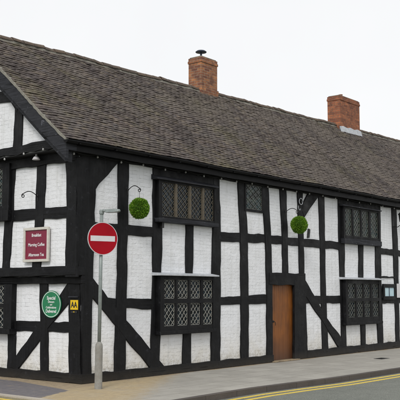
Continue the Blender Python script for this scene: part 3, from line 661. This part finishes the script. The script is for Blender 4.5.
# ------------------------------------------------------------------ lights on cables
def bulbs(name, pts, ctr, label):
    st = empty(name, pts[0], label, 'string light')
    pts = [Vector(p) for p in pts]; cab = []
    for a, b in zip(pts, pts[1:]):
        for j in range(6): t = j/6; cab.append(a.lerp(b, t) + Vector((0, 0, .045 - .035*math.sin(math.pi*t))))
    cab.append(pts[-1] + Vector((0, 0, .045)))
    def loc(v): return tuple(Vector(v) - pts[0])
    MB().tube([loc(c) for c in cab], .006, 5).build('cable', M['wire'], st)
    proto = MB().lathe([(.004, -.023), (.013, -.02), (.019, -.009), (.020, .004), (.016, .016), (.011, .028)], (0, 0, 0), 12).build('bulb', M['bulb'], st, smooth=True)
    hold = MB().lathe([(.016, .026), (.016, .056), (.008, .06)], (0, 0, 0), 8).build('holder', M['wire'], proto)
    for i, p in enumerate(pts):
        b = proto if i == 0 else proto.copy()
        if i: COL.objects.link(b); b.parent = st; h = hold.copy(); COL.objects.link(h); h.parent = b
        b.location = loc(p)
ux = [-.42, .25, .92, 1.58, 2.28, 2.97, 3.62, 4.28, 4.88, 5.52, 6.2, 6.9, 7.55, 8.2, 8.9, 9.6, 10.3, 11.0, 11.7, 12.5, 13.3, 14.2, 15.1, 16.0]
bulbs('string_light', [(u, -.10 if u > -.2 else -.14, 4.375 + .012*math.sin(u*5)) for u in ux], 0, 'string of round white bulbs strung along the long front wall under the gutter')
bulbs('string_light', [(-.545, .18, 4.50), (-.545, .60, 4.51), (-.545, 1.18, 4.48), (-.545, 1.78, 4.43), (-.545, 2.4, 4.45), (-.545, 3.0, 4.47)], 0, 'short string of white bulbs strung across the gable end beam')

# small dome lamp under the gable
dl = empty('dome_lamp', (-.36, 1.02, 4.44), 'white dome lamp under the gable beam above the upper storey panels', 'lamp')
MB().lathe([(.075, -.075), (.08, -.07), (.055, -.02), (.03, .0), (.0, .0)][:-1], (0, 0, 0), 18).build('shade', M['signwhite'], dl, smooth=True)
MB().lathe([(.02, -.0), (.02, .07)], (0, 0, .001), 10).build('stem', M['signwhite'], dl)

# ------------------------------------------------------------------ brackets and topiary balls
def bracket(mp, u, z, reach, label, drop=True, group=None):
    o = Vector(mp(u, .03, z)); b = empty('hanging_bracket', o, label, 'bracket', group)
    def P(d, h, s=0): return Vector(mp(u+s, .03+d, z+h)) - o
    pts = [P(0, -.02)] + [P(reach*t, .09*math.sin(math.pi*t*.86)) for t in [i/10 for i in range(1, 11)]]
    c0 = reach+.015; r0 = .042
    end = []
    for i in range(1, 14):
        a = R(90 - i*34); rr = r0*(1-i/24); end.append(P(c0 + rr*math.cos(a)*-1 if False else c0 + rr*math.cos(a), -.012 + rr*math.sin(a)))
    MB().tube(pts + end, .0085, 6).build('arm', M['iron'], b, smooth=True)
    MB().tube([P(.0, .05), P(.004, .0), P(.0, -.09)], .013, 6).build('back_plate', M['iron'], b)
    return Vector(mp(u, .03+c0, z-.055))
def topiary(hook, c, r, label):
    t = empty('topiary_ball', c, label, 'topiary ball', 'topiary balls hanging along the front wall')
    mb = MB(); rng = random.Random(int(c[0]*100))
    core = bmesh.new(); bmesh.ops.create_icosphere(core, subdivisions=3, radius=r*.80)
    vi = {v.index: v for v in core.verts}; core.verts.ensure_lookup_table()
    mc = MB().add([v.co.copy() for v in core.verts], [tuple(v.index for v in f.verts) for f in core.faces]); core.free()
    for i in range(9000):
        z = rng.uniform(-1, 1); a = rng.uniform(0, 6.283); s = math.sqrt(1-z*z); d = Vector((s*math.cos(a), s*math.sin(a), z))
        lump = 1 + .035*math.sin(d.x*5+c[0]) + .03*math.sin(d.y*6+d.z*4+c[0]*2) - .02*d.z; p = d*(r*lump*rng.uniform(.80, .93)); q = (d + Vector((rng.gauss(0, .35), rng.gauss(0, .35), rng.gauss(0, .35)))).normalized()
        side = q.cross(Vector((rng.gauss(0, 1), rng.gauss(0, 1), rng.gauss(0, 1)))).normalized()
        L = r*rng.uniform(.07, .2); wd = .002 + rng.random()*.0028
        mb.add([p-side*wd, p+side*wd, p+q*L*.6+side*wd*1.2, p+q*L, p+q*L*.6-side*wd*1.2], [(0, 1, 2, 3, 4)])
    me = bpy.data.meshes.new('foliage'); me.from_pydata([tuple(v) for v in mb.v], [], mb.f); me.materials.append(M['leaf'])
    f = bpy.data.objects.new('foliage', me); COL.objects.link(f); f.parent = t
    mc.build('core', M['core'], t, smooth=True)
    h = Vector(hook) - Vector(c)
    MB().tube([Vector((0, 0, r*.8)), Vector((h.x*.5, h.y*.5, (r+h.z)/2)), h], .004, 5).build('chain', M['iron'], t)
h1 = bracket(FR, 1.19, 3.81, .31, 'black scrolled iron bracket holding the topiary ball nearer the no entry sign')
topiary(h1, (1.10+.09, -.36, 3.43), .212, 'round green topiary ball hanging nearest the no entry sign, left of the upper leaded window')
h2 = bracket(FR, 7.12, 3.80, .33, 'black curved iron bracket holding the topiary ball above the door')
topiary(h2, (7.22, -.37, 3.465), .222, 'round green topiary ball hanging high above the brown door')
bracket(LU, 1.10, 3.64, .36, 'empty black scrolled iron bracket on the gable end, above the maroon sign')

# ------------------------------------------------------------------ signs
# maroon board
def rect_frame(mp, u0, u1, z0, z1, w, d0, d1, name, mat, par):
    m = MB(); m.box(u0, u1, d0, d1, z1-w, z1, mp).box(u0, u1, d0, d1, z0, z0+w, mp).box(u0, u0+w, d0, d1-.001, z0+w, z1-w, mp).box(u1-w, u1, d0, d1-.001, z0+w, z1-w, mp)
    return m.build(name, mat, par, bevel=.004)
s = empty('menu_board', (0, 0, 0), 'maroon board in a cream frame listing breakfast, coffee and tea on the gable end', 'sign')
MB().box(.74, 1.42, .037, .058, 2.38, 2.99, LU).build('panel', M['maroon'], s)
rect_frame(LU, .70, 1.46, 2.335, 3.02, .052, .037, .085, 'frame', M['cream'], s)
for i, (t_, z) in enumerate((('Breakfast', 2.865), ('Morning Coffee', 2.675), ('Afternoon Tea', 2.475))): text('lettering', t_, M['white'], .090, LU, 1.08, z, .061, s, -1, .86, bold=.012)
# green oval plaque
g = empty('oval_plaque', (0, 0, 0), 'oval green plaque with white lettering fixed across a timber post and brace', 'sign')
def oval(cu, cz, a, b, n=40): return [(cu + a*math.cos(2*math.pi*i/n), cz + b*math.sin(2*math.pi*i/n)) for i in range(n)]
MB().prism(oval(.835, 1.50, .285, .268), .044, .060, LW).build('panel', M['green'], g)
def ringmesh(mp, cu, cz, a, b, w, d0, d1, n=40):
    A = oval(cu, cz, a, b, n); B = oval(cu, cz, a-w, b-w, n); v = [mp(u, d, z) for d in (d0, d1) for P in (A, B) for u, z in P]
    f = []
    for i in range(n):
        j = (i+1) % n; f += [(2*n+i, 2*n+j, 3*n+j, 3*n+i), (i, j, 2*n+j, 2*n+i), (n+i, n+j, 3*n+j, 3*n+i)]
    return MB().add(v, f)
ringmesh(LW, .835, 1.50, .272, .255, .012, .060, .0625).build('rim', M['white'], g)
for t_, z, h, sq in (('Special', 1.62, .098, .95), ('Dinners', 1.545, .060, .95), ('and', 1.49, .05, .9), ('Celebrations', 1.435, .062, .95), ('Delivered', 1.36, .092, .85)):
    text('lettering', t_, M['white'], h, LW, .835, z, .0612, g, -1, sq, bold=.014)
# small yellow plate
a = empty('yellow_plate', (0, 0, 0), 'small yellow plate with two black capital letters on the corner post', 'sign')
MB().box(.075, .285, .046, .056, 1.40, 1.585, LW).build('panel', M['yellow'], a)
text('lettering', 'AA', M['black'], .155, LW, .18, 1.49, .057, a, -1, .80, bold=.03)
MB().box(.10, .27, .046, .054, 1.335, 1.375, LW).build('lower_plate', M['black'], a)
text('lettering', '★★'.replace('★', '*'), M['yellow'], .05, LW, .185, 1.348, .055, a, -1, 1)
MB().box(.06, .33, .046, .075, 1.635, 1.66, LW).build('top_strip', M['board'], a)

# no entry sign on its own column
PX, PY = -.385, -.845
ns = empty('no_entry_sign', (PX, PY, 0), 'red no entry roundel with a lamp arm on a grey post by the house corner', 'road sign')
def tilt(z): return .010*z
MB().tube([(0, 0, -.02), (0, 0, .0), (.004, 0, .74), (.006, 0, .80), (.008, 0, .84)], [.072, .070, .068, .062, .034], 18).build('post_base', M['galvbase'], ns, smooth=True)
MB().tube([(.008, 0, .83), (.02, 0, 2.0), (.03, 0, 3.2)], .033, 14).build('post', M['galv'], ns, smooth=True)
MB().lathe([(.042, 0), (.046, .01), (.046, .06), (.03, .085)], (.03, 0, 3.17), 14).build('post_cap', M['galv'], ns)
ang = R(250); nv = Vector((math.cos(ang), math.sin(ang), 0)); tv = Vector((-nv.y, nv.x, 0))     # facing direction, and right-to-left across the face
SZ = 2.715
def SG(u, d, z): return tuple(Vector((.026, 0, 0)) + nv*(d+.055) + tv*u + Vector((0, 0, z)))
def disc(r0, d0, d1, n=48): return MB().prism([(r0*math.cos(2*math.pi*i/n), SZ + r0*math.sin(2*math.pi*i/n)) for i in range(n)], d0, d1, SG)
plate = disc(.302, 0, .014).build('plate', M['galv'], ns)
ringmesh(SG, 0, SZ, .300, .300, .010, .014, .0175, 48).build('white_rim', M['signwhite'], plate)
disc(.290, .0141, .0165).build('red_face', M['signred'], plate)
MB().prism([(-.245, SZ-.05), (.245, SZ-.05), (.245, SZ+.05), (-.245, SZ+.05)], .0166, .0185, SG).build('white_bar', M['signwhite'], plate)
cl = MB()
for z in (SZ-.14, SZ+.14):
    cl.lathe([(.041, -.02), (.041, .02)], (.028, 0, z), 14); cl.box(-.03, .03, -.03, .0, z-.02, z+.02, SG)
cl.build('clamp', M['galv'], ns)
av = Vector((math.cos(R(268)), math.sin(R(268)), 0)); sv = Vector((-av.y, av.x, 0)); o3 = Vector((.03, 0, 0))
arm = MB().tube([o3+Vector((0, 0, 3.215)), o3+av*.05+Vector((0, 0, 3.23)), o3+av*.14+Vector((0, 0, 3.225))], .028, 8); arm.build('lamp_arm', M['galv'], ns, smooth=True)
vv = []
for t, wd, zb, zt in ((.10, .025, 3.20, 3.245), (.15, .045, 3.185, 3.25), (.36, .05, 3.18, 3.245), (.45, .04, 3.185, 3.235), (.475, .025, 3.195, 3.22)):
    vv += [o3+av*t-sv*wd+Vector((0, 0, zb)), o3+av*t+sv*wd+Vector((0, 0, zb)), o3+av*t+sv*wd*.8+Vector((0, 0, zt)), o3+av*t-sv*wd*.8+Vector((0, 0, zt))]
ff = [(i*4+j, i*4+(j+1) % 4, i*4+4+(j+1) % 4, i*4+4+j) for i in range(4) for j in range(4)] + [(0, 1, 2, 3), (16, 17, 18, 19)]
MB().add(vv, ff).build('lantern_head', M['galv'], ns, bevel=.006)

# glazed case, lantern, ornaments on the front wall's far end
gc = empty('display_case', (0, 0, 0), 'small black glazed display case with two pale blue panels beside the lower right window', 'display case')
rect_frame(FR, 12.46, 13.32, 1.50, 1.985, .11, .036, .085, 'case_frame', M['timber'], gc)
MB().box(12.571, 12.86, .036, .062, 1.611, 1.874, FR).build('notice', M['pale'], gc); MB().box(12.90, 13.209, .036, .062, 1.611, 1.874, FR).build('notice', M['pale'], gc)
MB().box(12.861, 12.899, .036, .07, 1.611, 1.874, FR).build('divider', M['cowl'], gc)
pn = empty('white_notice', (0, 0, 0), 'pale grey notice board on the wall right of the glazed display case', 'notice')
MB().box(13.44, 14.3, .044, .06, 1.56, 2.0, FR).build('board', M['signwhite'], pn, bevel=.004)
ho = empty('ring_ornament', (0, 0, 0), 'pale iron ring above a small horseshoe hook on a timber post over the door', 'ornament')
MB().tube([(7.84 + .085*math.cos(R(t)), -.05, 4.14 + .085*math.sin(R(t))) for t in range(0, 361, 24)], .013, 6).build('ring', M['sheet'], ho, smooth=True)
MB().tube([(7.84, -.05, 4.16), (7.85, -.055, 4.13), (7.84, -.05, 4.10)], .022, 8).build('boss', M['iron'], ho, smooth=True)
MB().tube([(7.72, -.045, 4.02), (7.715, -.05, 3.95), (7.745, -.055, 3.905), (7.79, -.055, 3.905), (7.80, -.05, 3.95)], .007, 6).build('hook', M['sheet'], ho)
bar = MB().prism([(8.19, 3.19), (8.26, 3.19), (8.31, 3.42), (8.24, 3.44)], -.005, .05, FR).build('iron_wall_tie', M['iron'], None, bevel=.006)
tag(bar, 'short tilted black iron tie right of the topiary ball over the door', 'wall tie')
b2 = MB().prism([(2.16, 3.10), (2.23, 3.10), (2.24, 3.33), (2.18, 3.33)], .04, .12, FR).build('iron_hook_bracket', M['iron'], None, bevel=.004)
tag(b2, 'short black iron stub below the left end of the upper leaded window sill', 'hook')
ln = empty('wall_lantern', (13.40, -.03, 3.8), 'black wall lantern on an iron arm at the far right end of the front wall', 'lantern')
MB().tube([(0, 0, 0), (0, -.12, -.02), (0, -.25, .06), (0, -.27, .12)], .012, 6).build('arm', M['iron'], ln)
MB().lathe([(.05, .12), (.075, .14), (.10, .36), (.125, .37), (.04, .46), (.015, .5)], (0, -.27, 0), 6).build('lantern_body', M['iron'], ln)
